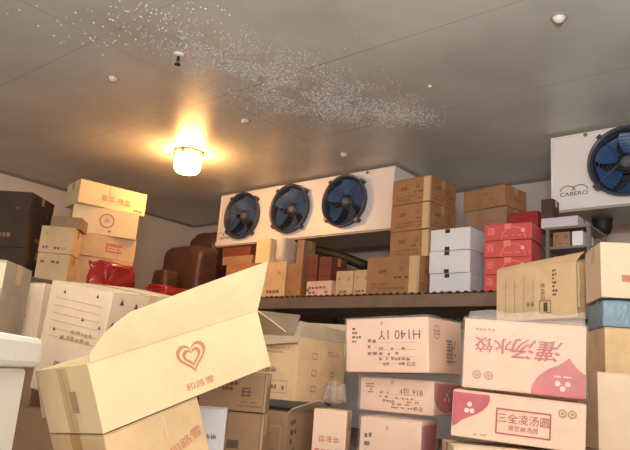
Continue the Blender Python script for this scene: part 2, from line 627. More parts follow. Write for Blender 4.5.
# ------------------------------------------------------------------ things under the ceiling
def lamp():
    x, y = -4.732, 3.602
    t = thing('ceiling_lamp', 'glowing glass jar lamp on the ceiling above the stacked cartons', 'lamp', (x, y, CEIL))
    MB().lathe([(0, 0), (.14, 0), (.14, -.012), (.105, -.03), (0, -.03)], 'lampbase', 28).build('base_plate', t)
    MB().lathe([(.1, -.03), (.118, -.045), (.122, -.11), (.12, -.165), (.1, -.195), (.06, -.21), (0, -.213)], 'lampglow', 28).build('glass_jar', t, True)
    for a in range(4):
        MB().box(-.012, .012, .112, .15, -.045, -.012, 'lampbase', Matrix.Rotation(a*PI/2+.5, 4, 'Z')).build('clamp', t)
lamp()
MAT['lampglow'].node_tree.nodes['Principled BSDF'].inputs['Emission Color'].default_value = (1.0, 0.50, 0.16, 1)
MAT['lampglow'].node_tree.nodes['Principled BSDF'].inputs['Emission Strength'].default_value = 80.0

def sprinkler():
    t = thing('sprinkler_head', 'small dark sprinkler hanging from a white collar in the ceiling', 'sprinkler', (-3.264, 2.308, CEIL))
    MB().lathe([(0, 0), (.034, 0), (.03, -.012), (.014, -.018), (0, -.018)], 'capw', 18).build('collar', t)
    m = MB()
    m.lathe([(.011, -.015), (.011, -.04), (.006, -.045)], 'fandark', 10)
    for s in (-1, 1):
        m.tube([(s*.009, 0, -.04), (s*.016, 0, -.055), (s*.007, 0, -.072)], .003, 'fandark', 6)
    m.build('frame_arm', t)
    MB().lathe([(0, -.07), (.02, -.072), (.021, -.076), (0, -.078)], 'fandark', 14).build('deflector', t)
sprinkler()

def caps():
    spots = [((-3.97, 2.282), 1.0, 'white panel cap in the ceiling left of the hanging sprinkler'),
             ((-3.689, 3.314), 1.0, 'white panel cap in the ceiling nearest the glowing jar lamp'),
             ((-1.134, 3.157), 1.05, 'white panel cap on bare ceiling in the top right of the picture'),
             ((-3.467, 4.325), 1.0, 'white panel cap in the ceiling just above the three-fan cooler'),
             ((-2.129, 3.523), .5, 'tiny white panel cap in the ceiling just past the end of the frost band')]
    for (x, y), s, lb in spots:
        t = thing('panel_plug', lb, 'panel cap', (x, y, CEIL), None, 'white caps of the ceiling panels')
        MB().lathe([(0, -.028*s), (.014*s, -.026*s), (.026*s, -.014*s), (.032*s, -.004), (.034*s, 0)], 'capw', 18).build('dome', t, True)
        MB().lathe([(.034*s, -.0015), (.044*s, -.0015), (.044*s, 0)], 'pan', 18).build('washer', t)
caps()

# ------------------------------------------------------------------ evaporators
def evaporator(label, x0, fans, logo_at, L=2.326):
    y0, zb, zt = 4.735, 1.836, 2.386
    D, H = .5, zt-zb
    t = thing('evaporator', label, 'air cooler', (x0, y0, zb), None, 'ceiling air coolers')
    m = MB()
    # casing with round fan openings in the front plate
    m.box(0, L, .14, D, .012, H, 'steel')
    m.box(0, L, .001, .14, H-.012, H, 'steel'); m.box(0, .012, .001, .14, .012, H-.012, 'steel'); m.box(L-.012, L, .001, .14, .012, H-.012, 'steel')
    m.build('casing', t)
    m = MB()
    n = 40
    R = .235
    cz = H/2
    xs = [0] + [(a+b)/2 for a, b in zip(fans, fans[1:])] + [L]
    for i, c in enumerate(fans):
        a, b = xs[i], xs[i+1]
        inner, outer = [], []
        for k in range(n):
            th = 2*PI*k/n
            dx, dz = math.cos(th), math.sin(th)
            sx = ((b-c) if dx > 0 else (c-a))/max(abs(dx), 1e-6)
            sz = (H/2)/max(abs(dz), 1e-6)
            s = min(sx, sz)
            inner.append((c+R*dx, 0, cz+R*dz)); outer.append((c+s*dx, 0, cz+s*dz))
        m.add(inner+outer, [(k, n+k, n+(k+1) % n, (k+1) % n) for k in range(n)], 'steel')
        for cxz in ((a, 0), (b, 0), (b, H), (a, H)):
            pass
        # square off the plate's corners
        ang = [math.atan2(z-cz, x-c) for x, z in ((b, H), (a, H), (a, 0), (b, 0))]
        for (x, z), A in zip(((b, H), (a, H), (a, 0), (b, 0)), ang):
            k = int((A % (2*PI))/(2*PI/n)) % n
            m.add([outer[k], (x, 0, z), outer[(k+1) % n]], [(0, 1, 2)], 'steel')
    m.box(0, L, -.008, 0, H-.012, H, 'steel')
    m.box(0, .012, -.008, 0, 0, H-.012, 'steel'); m.box(L-.012, L, -.008, 0, 0, H-.012, 'steel')
    m.build('front_plate', t)
    m = MB()
    m.box(-.012, L+.012, -.012, D+.02, -.03, .012, 'steel')
    m.box(-.002, L+.002, .0, D+.01, -.045, -.03, 'pan')
    m.build('drain_pan', t)
    for fx in fans:
        f = fan_at = bpy.data.objects.new('fan', None)
        C.objects.link(f); f.parent = t; f.location = (fx, 0, cz)
        X = Matrix.Rotation(PI/2, 4, 'X')    # lathe axis z -> -y
        MB().lathe([(.225, -.10), (.228, .0), (.232, .045), (.25, .06), (.258, .058), (.258, .048), (.245, .0), (.245, -.02)], 'fanring', 40, X).build('fan_ring', f, True)
        m = MB()
        m.lathe([(0, -.105), (.224, -.105)], 'fandark', 30, X)
        m.build('coil_back', f)
        mh = MB()
        mh.lathe([(.075, -.08), (.078, -.02), (.06, .01), (.0, .016)], 'fandark', 20, X)
        mh.lathe([(.042, .016), (.036, .022), (0, .024)], 'hub', 16, X)
        mh.build('motor_hub', f, True)
        for k in range(5):
            a0 = k*2*PI/5+.4+fx*2
            vs = []
            for i in range(8):
                r = .068+(.216-.068)*i/7
                for j in range(6):
                    th = a0+(j/5-.5)*(.72+.5*i/7)-.35*(i/7)**2
                    vs.append(Vector((r*math.cos(th), .035-.075*(j/5)*(.6+.4*i/7), r*math.sin(th))))
            fs = [(i*6+j, i*6+j+1, (i+1)*6+j+1, (i+1)*6+j) for i in range(7) for j in range(5)]
            MB().add(vs, fs, 'fanbl').build('fan_blade', f, True)
        mg = MB()
        for r in (.05, .075, .1, .125, .15, .175, .2, .225):
            mg.tube([(r*math.cos(2*PI*i/28), -.062-.012*(1-r/.25), r*math.sin(2*PI*i/28)) for i in range(29)], .0026, 'wire', 5, False)
        for k in range(4):
            a = k*PI/2+.7
            mg.tube([(.03*math.cos(a), -.073, .03*math.sin(a)), (.25*math.cos(a), -.062, .25*math.sin(a))], .0036, 'wire', 5)
        mg.build('fan_guard', f)
        for k in range(4):
            a = k*PI/2+.7
            c = Vector((.262*math.cos(a), -.03, .262*math.sin(a)))
            MB().box(-.016, .016, -.03, .03, -.018, .018, 'fanring', Matrix.Translation(c) @ Matrix.Rotation(-a, 4, 'Y')).build('ring_bracket', f)
    # badge: name under two arcs
    m = MB()
    fc = Face(m, (0, 0, 0), (1, 0, 0), (0, 0, 1), L, H, .002)
    lx, lz, lh = logo_at
    fc.text('CABERO', lx/L, lz/H, lh, 'logo', sx=1.25)
    wtx = text_mesh('CABERO')[2]*lh*1.25
    for s, rr in ((-1, .27), (1, .27)):
        pts = []
        for i in range(13):
            a = PI*i/12
            pts.append((lx+s*wtx*.22+wtx*rr*math.cos(a), -.003, lz+lh*.75+wtx*.2*math.sin(a)))
        m.tube(pts, lh*.09, 'logo', 5)
    m.build('logo_badge', t)
    for hx in (.25, .80, L-.25):
        for hy in (.06, D-.08):
            m = MB(); m.tube([(hx, hy, H), (hx, hy, CEIL-zb)], .008, 'galv', 8)
            m.lathe([(0, 0), (.02, 0), (.02, .012), (0, .012)], 'galv', 8, Matrix.Translation((hx, hy, H)))
            m.build('hanging_bolt', t)
    for hx in (.26, L-.3):
        m = MB()
        m.lathe([(0, -.0), (.014, 0), (.014, .012), (0, .012)], 'galv', 6, Matrix.Translation((hx, -.008, H-.02)) @ Matrix.Rotation(PI/2, 4, 'X'))
        m.build('screw', t)
    return t

evaporator('long white air cooler with three dark blue fans hung under the ceiling', -5.517, [.395, 1.09, 1.79], (.10, .055, .03))
evaporator('white air cooler at the picture edge, one blue fan beside a black badge', -1.769, [.54, 1.24, 1.94], (.165, .09, .03))

def pipes():
    t = thing('hanging_drain_pipe', 'black insulated drain pipe slanting down under the three-fan cooler', 'pipe', (-4.27, 4.93, 1.715))
    m = MB()
    a, b = Vector((0, 0, 0)), Vector((.80, -.16, -.235))
    pts = [a.lerp(b, s)+Vector((0, 0, .02*math.sin(PI*s)-.0)) for s in [i/10 for i in range(11)]]
    m.tube(pts, [.05, .052, .05, .051, .049, .05, .052, .05, .048, .05, .05], 'black', 12)
    m.build('insulation', t, True)
    MB().tube([(.03, 0, .0), (.0, 0, .03), (-.0, .0, .05)], .036, 'black', 10).build('elbow', t, True)
    t = thing('hanging_drain_pipe', 'short black round-ended pipe under the cooler at the picture edge', 'pipe', (-1.486, 5.0, 1.80))
    MB().lathe([(0, -.15), (.03, -.145), (.055, -.125), (.068, -.09), (.07, -.04), (.07, -.012)], 'black', 20).build('insulation', t, True)
    MB().lathe([(.076, -.014), (.076, -.03), (.07, -.034)], 'fandark', 20).build('collar', t)
pipes()

# ------------------------------------------------------------------ racks
def rack(label, x0, x1, y0, y1, z, corrugated=True, mat='rack', front='-y'):
    t = thing('storage_rack', label, 'rack', (0, 0, 0))
    m = MB()
    # ribbed deck, its wave showing along the front edge
    n = int((x1-x0)/.03)
    if front == '-y':
        vs = []
        for i in range(n+1):
            x = x0+(x1-x0)*i/n
            zz = z-.004-(.022 if i % 2 else 0)
            vs += [(x, y0, zz), (x, y1, zz)]
        m.add(vs, [(2*i, 2*i+2, 2*i+3, 2*i+1) for i in range(n)], mat)
    else:
        m.box(x0, x1, y0, y1, z-.02, z-.003, mat)
    m.build('deck', t)
    if front == '-y':
        MB().box(x0, x1, y0-.02, y0+.02, z-.115, z-.028, mat).build('beam', t)
        MB().box(x0, x1, y1-.04, y1, z-.11, z-.03, mat).build('beam', t)
    else:
        MB().box(x1-.04, x1, y0, y1, z-.11, z-.022, mat).build('beam', t)
        MB().box(x0, x0+.04, y0, y1, z-.11, z-.022, mat).build('beam', t)
    k = 3 if front == '-y' else 2
    for i in range(k):
        for e in (0, 1):
            if front == '-y':
                x, y = x0+.03+(x1-x0-.06)*i/(k-1), (y0+.045, y1-.07)[e]
            else:
                x, y = (x0+.07, x1-.07)[e], y0+.03+(y1-y0-.06)*i/(k-1)
            MB().box(x-.025, x+.025, y-.022, y+.022, 0, z-.03, mat).build('upright', t)
    return t

DZ = 1.115      # deck of the long rack
DL = 0.985      # deck of the rack along the left wall
rack('dark steel rack with ribbed edge below the coolers, loaded with cartons', -6.9, -1.78, 4.0, 5.5, DZ)
rack('dark rack along the side wall under the lamp-lit cartons', -6.95, -4.35, 1.2, 3.9, DL, False, 'rack', '+x')

def shelf():
    t = thing('metal_shelf', 'grey two-rail metal shelf beside the red boxes under the cooler at the picture edge', 'shelf')
    x0, x1, y0, y1 = -1.655, -1.355, 4.3, 4.66
    for z in (1.435, 1.572):
        MB().box(x0, x1, y0, y1, z-.016, z, 'rackg').build('shelf_board', t)
    for x in (x0+.015, x1-.015):
        for y in (y0+.02, y1-.02):
            if x < -1 and y < 4.4:
                MB().box(x-.012, x+.012, y-.012, y+.012, 0, 1.575, 'rackg').build('upright', t)
            else:
                MB().box(x-.012, x+.012, y-.012, y+.012, 0, 1.575, 'rackg').build('upright', t)
shelf()

# ------------------------------------------------------------------ print designs
def pr_column(seed, ch):
    def f(F):
        for k in ('f', 'r'):
            F[k].strokes(.32, .62, .03, 'ink', 1, 2, seed)
            F[k].strokes(.7, .66, .045, 'inkb', 1, 1, seed+1)
            F[k].dashes(.12, .12, .9, .36, 2, 'inkb', seed+2)
            F[k].dashes(.55, .4, .92, .5, 1, 'ink', seed+3)
        F['f'].rect(.84, .02, 1, .98, 'tapel')
        F['r'].rect(0, .02, .05, .98, 'tapel')
    return f
def pr_lines(seed, ink='ink'):
    def f(F):
        F['f'].dashes(.28, .62, .9, .8, 1, ink, seed)
        F['f'].strokes(.42, .42, .03, ink, 1, 1, seed+1)
        F['f'].dashes(.5, .34, .92, .5, 1, ink, seed+2)
        F['f'].dashes(.25, .1, .88, .28, 2, ink, seed+3)
        F['r'].dashes(.2, .4, .8, .6, 1, ink, seed+4)
    return f
def pr_small(seed, ink='ink'):
    def f(F):
        for k in ('f', 'r'):
            F[k].dashes(.15, .15, .8, .3, 1, ink, seed)
            F[k].strokes(.75, .7, .028, ink, 1, 1, seed+4)
            F[k].strokes(.2, .72, .022, ink, 1, 1, seed+2)
    return f

# ------------------------------------------------------------------ stock on the long rack
def stack(items, loc, rot, base):
    """cartons standing one on another; items: (label, w, d, h, mat, prints, extra yaw, extra options)"""
    z = base
    for label, w, d, h, mat, pr, yaw, opt in items:
        gap = opt.pop('gap', 0)
        dx, dy = opt.pop('shift', (0, 0))
        carton(label, (loc[0]+dx, loc[1]+dy, z), rot+yaw, w, d, h-.003, mat, pr, **opt)
        z += h+gap

B = DZ
# tall column beside the three-fan cooler
stack([
    ('brown printed carton at the foot of the tall column beside the three-fan cooler', .47, .42, .30, 'brown', pr_column(11, 0), .03, {'shift': (-.08, -.08)}),
    ('brown printed carton second from bottom of the tall column, beside the white boxes', .36, .37, .218, 'brown', pr_column(21, 0), 0, {}),
    ('brown printed carton second from top of the tall column beside the three-fan cooler', .365, .37, .218, 'brown', pr_column(31, 0), -.03, {}),
    ('brown printed carton topmost in the tall column, close under the ceiling', .36, .37, .212, 'brown', pr_column(41, 0), -.01, {}),
], (-2.69, 4.43), -.06, B)

# white boxes with black edge tabs
def pr_white(F):
    for v in (.0, .82):
        F['f'].rect(.38, v, .50, v+.18, 'taped')
zz = B
for i, nm in enumerate(('lowest', 'middle', 'topmost')):
    carton('white carton with black tabs, %s of the three stacked on the rack' % nm, (-2.335+(.004, -.005, .0)[i], 4.355, zz), -.02+(.0, .02, -.02)[i], .335, .24, (.165, .168, .168)[i]-.003, 'white', pr_white, tape='top', tmat='tapel', group='white cartons stacked on the rack', name='white_carton')
    zz += (.165, .168, .168)[i]
# cartons behind them
stack([
    ('dim brown carton hidden low behind the white boxes', .40, .28, .27, 'dim', None, 0, {}),
    ('dim brown carton third down in the stack behind the white boxes', .40, .28, .265, 'dim', pr_lines(5), 0, {}),
    ('brown carton with red base line just below the top one behind the white boxes', .36, .28, .18, 'dim', pr_lines(9, 'mag'), .03, {'shift': (.01, 0)}),
    ('brown carton with lines of print topmost behind the white boxes near the ceiling', .385, .29, .168, 'brown', pr_lines(15, 'inkb'), -.02, {}),
], (-2.20, 4.68), -.15, B)
# red boxes
def pr_red(seed):
    def f(F):
        F['f'].strokes(.14, .55, .05, 'redp', 1, 1, seed, lw=.2)
        F['f'].arc(.62, .06, .085, 'redp', .006)
        F['f'].dashes(.38, .2, .85, .36, 1, 'redp', seed+1)
        F['f'].strokes(.82, .55, .025, 'dot', 1, 1, seed+2, lw=.2)
    return f
zz = B
for i, nm in enumerate(('lowest', 'second from bottom', 'second from top', 'topmost')):
    carton('glossy red carton with pale print, %s in the red stack' % nm, (-1.85+(.0, .006, -.005, .003)[i], 4.23, zz), .08+(.0, -.03, .03, .0)[i], .325, .22, .1165-.003, 'red', pr_red(50+i*7), tape='y', tmat='redp', group='red cartons stacked on the rack', name='red_carton')
    zz += .1165
# tan cartons and others below the long cooler
def face_px(px, py, Y):
    """point of the plane y = Y seen at an image position"""
    d = fwd + (px-315)/F_PX*right - (py-225)/F_PX*up
    s = Y/d.y
    return Vector((d.x*s, Y, CAM_Z+d.z*s))
def rackbox(label, x0, x1, yt, yb, Y, d, mat, pr=None, base=None, yaw=0, **k):
    a, b = face_px(x0, yb, Y), face_px(x1, yb, Y)
    top = face_px((x0+x1)/2, yt, Y).z
    z = (a.z+b.z)/2 if base is None else base
    carton(label, ((a.x+b.x)/2, Y+d/2, z), yaw, b.x-a.x, d, top-z, mat, pr, **k)
    return top
t1 = rackbox('tan carton low on the rack below the middle fan, next to the big open carton', 259, 284, 262, 294, 4.25, .3, 'tan', pr_small(61, 'inkb'), B)
rackbox('narrow tan carton upright below the gap between the first two fans', 255, 269, 239, 261, 4.27, .24, 'gold', None, t1+.003)
t2 = rackbox('brown carton beneath the white rounded bag under the middle fan', 286, 300, 264, 293, 4.25, .3, 'brown', pr_small(66, 'inkb'), B)
rackbox('small dim brown carton between white bag and black drain pipe', 296, 303, 240, 260, 4.38, .16, 'dim', None, t2+.004)
t3 = rackbox('pale carton with pink and brown marks lying below the drain pipe', 306, 331, 281, 293, 4.25, .26, 'rose', lambda F: (F['f'].dashes(.1, .25, .9, .8, 2, 'mag', 3), F['f'].rect(.0, .42, .12, .6, 'inkb')), B)
rackbox('maroon carton standing under the slanting pipe, nearer the white bag', 305, 316, 255, 281, 4.27, .22, 'maroon', pr_small(71, 'dark'), t3+.003)
rackbox('maroon carton standing under the slanting pipe, nearer the tan pair', 318, 330, 257, 281, 4.27, .22, 'maroon', pr_small(74, 'dark'), t3+.003)
t4 = rackbox('orange-tan carton at the foot of the rack pair left of the tall column', 335, 352, 271, 293, 4.22, .3, 'tan', pr_small(78, 'inkb'), B)
rackbox('orange-tan carton touching the foot of the tall column', 353, 369, 270, 293, 4.2, .3, 'tan', pr_small(81, 'inkb'), B)

def blob(label, name, cat, loc, size, mat, seed, amp=.18, rot=0, group=None, parts=None):
    t = thing(name, label, cat, loc, rot, group)
    bm = bmesh.new()
    bmesh.ops.create_icosphere(bm, subdivisions=4, radius=1)
    for v in bm.verts:
        p = v.co.copy()
        # boxy pillow
        q = Vector([math.copysign(abs(c)**.45, c) for c in p])
        k = 1+amp*noise.noise(p*2.3+Vector((seed, 0, 0)))+amp*.35*noise.noise(p*6+Vector((0, seed, 0)))
        v.co = Vector((q.x*size[0]/2*k, q.y*size[1]/2*k, max(-.98, q.z*k)*size[2]/2+size[2]*.49))
    MB().bm(bm, mat).build('filled_body', t, True)
    if parts:
        parts(t)
    return t
def knot(x, y, z, mat, s=.03):
    def f(t):
        m = MB()
        m.lathe([(.2*s, 0), (.5*s, .5*s), (.35*s, s), (.9*s, 1.8*s), (1.1*s, 2.2*s)], mat, 10, Matrix.Translation((x, y, z)))
        m.build('tied_neck', t, True)
    return f

t8 = rackbox('plain brown carton under the dull red one behind the red stack', 509, 539, 232, 290, 4.42, .3, 'dim', None, B)
rackbox('dull red carton peeping over the red stack', 508, 538, 212, 231, 4.42, .3, 'redd', None, t8+.003)
# wrapped blocks and flat cartons in the dark corner left of the long cooler
def pxblob(label, x0, x1, yt, Y, d, seed, base=B):
    a, b = face_px(x0, 285, Y), face_px(x1, 285, Y)
    top = face_px((x0+x1)/2, yt, Y).z
    blob(label, 'wrapped_block', 'wrapped goods', ((a.x+b.x)/2, Y+d/2, base), (b.x-a.x, d, top-base), 'sack', seed, .05, 0, None, knot(.06, 0, (top-base)*.96, 'sack', .012))
pxblob('dark wrapped block low in the corner, beside the tall dim carton', 149, 163, 268, 4.12, .22, 1.5)
pxblob('dark wrapped block in the corner, largest and in the middle of its heap', 156, 195, 244, 4.40, .34, 4.2)
pxblob('dark wrapped block uppermost in the corner, touching the long cooler', 181, 209, 231, 4.80, .34, 7.7)
t5 = rackbox('brown carton bottom of the dim pile below the first fan', 224, 256, 264, 290, 4.5, .35, 'brown', pr_small(85), B)
t6 = rackbox('flat dim carton in the middle of the pile below the first fan', 222, 252, 256, 264, 4.52, .32, 'dim', None, t5+.003)
rackbox('flat maroon carton on top of the pile below the first fan', 222, 250, 247, 255, 4.54, .3, 'maroon', None, t6+.003)
blob('pale rounded bag sitting on a carton under the middle fan', 'white_bag', 'bag', (face_px(285.3, 262, 4.42).x, 4.42, max(t1, t2)+.006), (.125, .20, face_px(282, 240, 4.42).z-t1), 'bagw', 2.2, .12, 0, None, knot(.0, 0, .2, 'bagw', .018))

# stock on the grey shelf
rackbox('brown carton upright on the lower rail of the grey shelf', 553, 570, 232, 246, 4.32, .22, 'dim', pr_small(91), 1.437)
rackbox('plain white carton on the lower rail of the grey shelf', 572, 583, 231, 246, 4.32, .22, 'white', None, 1.437, name='white_carton')
t7 = rackbox('lilac white carton lying on the upper rail of the grey shelf', 541, 578, 217, 229, 4.32, .26, 'lilac', None, 1.574, name='white_carton')
rackbox('small dark carton on the lilac one, by the corner of the second cooler', 541, 553, 199, 215, 4.36, .12, 'dark', None, t7+.003)

# ------------------------------------------------------------------ stock along the side wall (lamp side)
def pr_m1(F):
    F['f'].strokes(.42, .42, .055, 'stamp', 1, 2, 5)
    F['f'].strokes(.66, .40, .055, 'stamp', 1, 2, 9)
    F['f'].rect(.43, .55, .436, 1, 'inkb')
    F['f'].dashes(.82, .1, .95, .25, 1, 'inkb', 3)
def pr_m2(F):
    F['f'].ring(.52, .55, .065, 'stamp', .012)
    F['f'].strokes(.52, .55, .05, 'stamp', 1, 1, 4)
    F['f'].dashes(.42, .1, .62, .25, 1, 'stamp', 5)
def pr_m3(F):
    F['f'].rect(.52, .3, .78, .7, 'stamp'); F['f'].dashes(.55, .36, .76, .6, 2, 'gold', 8)
stack([
    ('orange-lit carton at the bottom of the tallest stack by the lamp', .56, .36, .365, 'tan', lambda F: F['f'].ring(.78, .8, .02, 'inkb', .004, fill=True), 0, {}),
    ('orange-lit carton with square stamp, third from top of the stack by the lamp', .56, .36, .205, 'tan', pr_m3, .05, {}),
    ('orange-lit carton with round stamp, second from top of the stack by the lamp', .57, .36, .247, 'gold', pr_m2, -.08, {}),
    ('orange-lit carton with a row of red characters, topmost near the jar lamp', .63, .34, .215, 'gold', pr_m1, .16, {}),
], (-5.34, 3.20), 1.22, DL)
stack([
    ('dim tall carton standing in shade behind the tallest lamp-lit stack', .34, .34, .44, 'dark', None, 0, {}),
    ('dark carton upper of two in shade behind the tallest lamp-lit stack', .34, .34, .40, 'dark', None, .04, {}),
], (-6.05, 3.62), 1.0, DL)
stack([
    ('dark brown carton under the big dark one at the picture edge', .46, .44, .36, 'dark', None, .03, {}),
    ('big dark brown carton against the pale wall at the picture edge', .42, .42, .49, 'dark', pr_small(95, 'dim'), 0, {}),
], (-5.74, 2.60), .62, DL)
stack([
    ('small tan carton below another beside the tallest lamp-lit stack', .25, .22, .272, 'tan', lambda F: F['f'].dashes(.1, .7, .9, .85, 1, 'inkb', 2), 0, {'shift': (.005, 0)}),
    ('small tan carton with two print marks beside the tallest lamp-lit stack', .26, .22, .218, 'tan', lambda F: (F['f'].strokes(.18, .75, .02, 'inkb', 1, 1, 2), F['f'].dashes(.12, .12, .9, .32, 1, 'inkb', 4), F['f'].strokes(.75, .2, .02, 'inkb', 1, 2, 7)), .02, {}),
    ('dim olive carton set back on top of the two small tan ones', .24, .2, .10, 'dim', None, .05, {'shift': (-.02, .06)}),
], (-4.95, 2.62), .74, DL)
blob('crumpled red plastic bag in front of the lamp-lit cartons', 'plastic_bag', 'bag', (-4.80, 3.02, DL), (.24, .40, .27), 'redf', 3.3, .3, .4, None, knot(.0, 0, .2, 'redf', .025))
blob('dark red plastic bag slumped between the small tan cartons and the printed carton', 'plastic_bag', 'bag', (-4.66, 3.50, DL), (.26, .34, .15), 'redf', 6.3, .3, .2, None, knot(.02, .02, .11, 'redf', .02))

# ------------------------------------------------------------------ pale pile in the foreground
def pr_sanquan_up(F):
    f = F['f']
    f.text('灌汤', .60, .62, .068, 'mag', PI, 1.12, .25, .03)
    f.text('水饺', .25, .64, .050, 'mag', PI, 1.15, 0, .018)
    f.dashes(.1, .84, .25, .9, 1, 'soft', 3)
    for u in (.12, .22):
        f.ring(u, .2, .015, 'soft', fill=True); f.ring(u, .2, .009, 'pale', .0025)
    drop = [(.57, 0), (.575, .12), (.62, .25), (.70, .37), (.79, .44), (.87, .55), (.90, .47), (.94, .40), (.995, .33), (.995, 0)]
    f.poly(drop, 'rosei')
    for u, v in ((.78, .18), (.86, .18), (.82, .11)):
        f.ring(u, v, .0085, 'dot', fill=True)
    f.dashes(.75, .26, .9, .30, 1, 'dot', 6)
carton('cream dumpling carton with upside-down red characters and a red drop, in clear film', (-.973, 2.312, .466), (.40, .054, .025), .396, .265, .236, 'rose', pr_sanquan_up, wrap='clear', tmat='tapel', tape='top')
slab_flap(bpy.data.objects['carton.035'], (-.19, -.05, .242), (.20, -.05, .242), (0, 0, 1), (0, 1, 0), .2, [(0, .03), (.2, .045), (.35, .03), (.6, .05), (.8, .035), (1, .06)], 'clear', .9, 24, 5, .001, 'film_fold')
def pr_sanquan_low(F):
    f = F['f']
    drop = [(.005, .985), (.285, .985), (.29, .88), (.275, .76), (.24, .64), (.19, .54), (.13, .46), (.08, .38), (.04, .27), (.015, .22), (.005, .3)]
    f.poly(drop, 'rosei')
    for u, v in ((.115, .60), (.155, .60), (.135, .74)):
        f.ring(u, v, .0075, 'dot', fill=True)
    f.frame(.34, .18, .75, .74, 'mag', .0045)
    f.text('三全凌汤圆', .545, .54, .030, 'mag')
    f.text('黑芝麻汤圆', .545, .33, .017, 'mag')
    for u in (.83, .90):
        f.ring(u, .78, .013, 'soft', fill=True); f.ring(u, .78, .008, 'pale', .0025)
    f.dashes(.18, .08, .34, .14, 1, 'soft', 2)
carton('flat cream carton with red corner patch and a framed red title, under the dumpling carton', (-.95, 2.208, .303), (.41, .028, .038), .408, .265, .146, 'rose', pr_sanquan_low, tmat='tapel', tape='top')
carton('cream carton at the bottom of the pile under the framed-title carton', (-.955, 2.12, .0), .66, .36, .24, .285, 'cream', lambda F: F['f'].dashes(.5, .6, .8, .7, 1, 'soft', 4), tmat='tapel')

def pr_poly(seed, big):
    def f(F):
        f = F['f']
        f.text('H140 1Y' if big else ('4包 918' if seed == 2 else '4包 91省'), .70 if not big else .66, .70 if big else .66, .034 if big else .026, 'ink', PI if big else 0)
        f.strokes(.45, .92, .012, 'inkb', 1, 1, seed)
        f.dashes(.08, .55, .2, .88, 4, 'ink', seed+1)
        f.dashes(.28, .3, .4, .66, 3, 'inkb', seed+2)
        for k in range(4):
            v = .55-.13*k
            f.rect(.42, v, .86, v+.008, 'soft')
        f.dashes(.42, .12, .8, .5, 4, 'inkb', seed+3, .5)
        f.strokes(.8, .16, .016, 'ink', 1, 2, seed+4)
        r = F['r']
        if big:
            r.ring(.24, .76, .026, 'mag', .004); r.dashes(.16, .7, .32, .82, 2, 'mag', 3)
            r.text('灌', .66, .42, .095, 'inkb', PI)
        else:
            r.poly([(.0, .97), (.0, .5), (.08, .3), (.2, .16), (.4, .08), (.7, .16), (.9, .5), (1, .97)], 'rosei')
            for u, v in ((.36, .5), (.50, .5), (.43, .64)):
                r.ring(u, v, .007, 'dot', fill=True)
    return f
carton('film-wrapped carton with printed chart front and big character on its side, top of three', (-1.409, 2.228, .499), (.099, .03, -.045), .345, .31, .2, 'rose', pr_poly(1, True), wrap='clear', tmat='tapel', tape='top')
carton('film-wrapped carton with red side patch, middle of three', (-1.404, 2.28, .353), (.148, .0, -.01), .30, .30, .122, 'rose', pr_poly(2, False), wrap='clear', tmat='tapel', tape='top')
carton('film-wrapped carton with red side patch, lowest of three', (-1.333, 2.09, .0), .327, .215, .26, .338, 'rose', pr_poly(3, False), tmat='tapel', wrap='clear', tape='top')
blob('wad of crumpled clear plastic between the printed cartons', 'plastic_wad', 'plastic', (-1.605, 2.05, .366), (.06, .07, .075), 'clearw', 9.1, .5, 0, None, knot(.0, 0, .065, 'clearw', .009))

# half-open carton behind the wad
def pr_mid(F):
    r = F['r']
    for v in (.72, .45, .2):
        r.frame(.28, v-.05, .38, v+.05, 'inkb', .003); r.dashes(.3, v-.03, .37, v+.03, 1, 'ink', 5)
    r.dashes(.6, .74, .85, .84, 2, 'soft', 7); r.ring(.72, .45, .012, 'inkb', .004); r.dashes(.6, .16, .8, .22, 1, 'soft', 8)
    f = F['f']
    f.strokes(.5, .46, .026, 'ink', 1, 3, 4); f.dashes(.4, .72, .9, .84, 2, 'soft', 5); f.frame(.42, .1, .85, .3, 'soft', .003); f.dashes(.46, .14, .82, .26, 1, 'inkb', 9)
W, Dd, H = .30, .34, .25
t = open_carton('half-open grey-brown carton with pictogram side, flaps up, behind the open heart carton', (-1.915, 2.145, .362), .08, W, Dd, H, 'tan', 'grey', pr_mid)
slab_flap(t, (W/2, -Dd/2, H), (W/2, Dd/2, H), (0, 0, 1), (1, 0, 0), -.12, [(0, .062), (1, .055)], 'grey', 0.0)
slab_flap(t, (-W/2, Dd/2, H), (W/2, Dd/2, H), (0, 0, 1), (0, 1, 0), .3, [(0, .1), (1, .09)], 'grey', .1)
slab_flap(t, (-W/2, -Dd/2, H), (-W/2, Dd/2, H), (0, 0, 1), (-1, 0, 0), -.25, [(0, .11), (1, .13)], 'grey', -.1)
slab_flap(t, (-W/2, -Dd/2, H), (W/2, -Dd/2, H), (0, 0, 1), (0, -1, 0), 2.6, [(0, .06), (1, .03)], 'grey', .0)
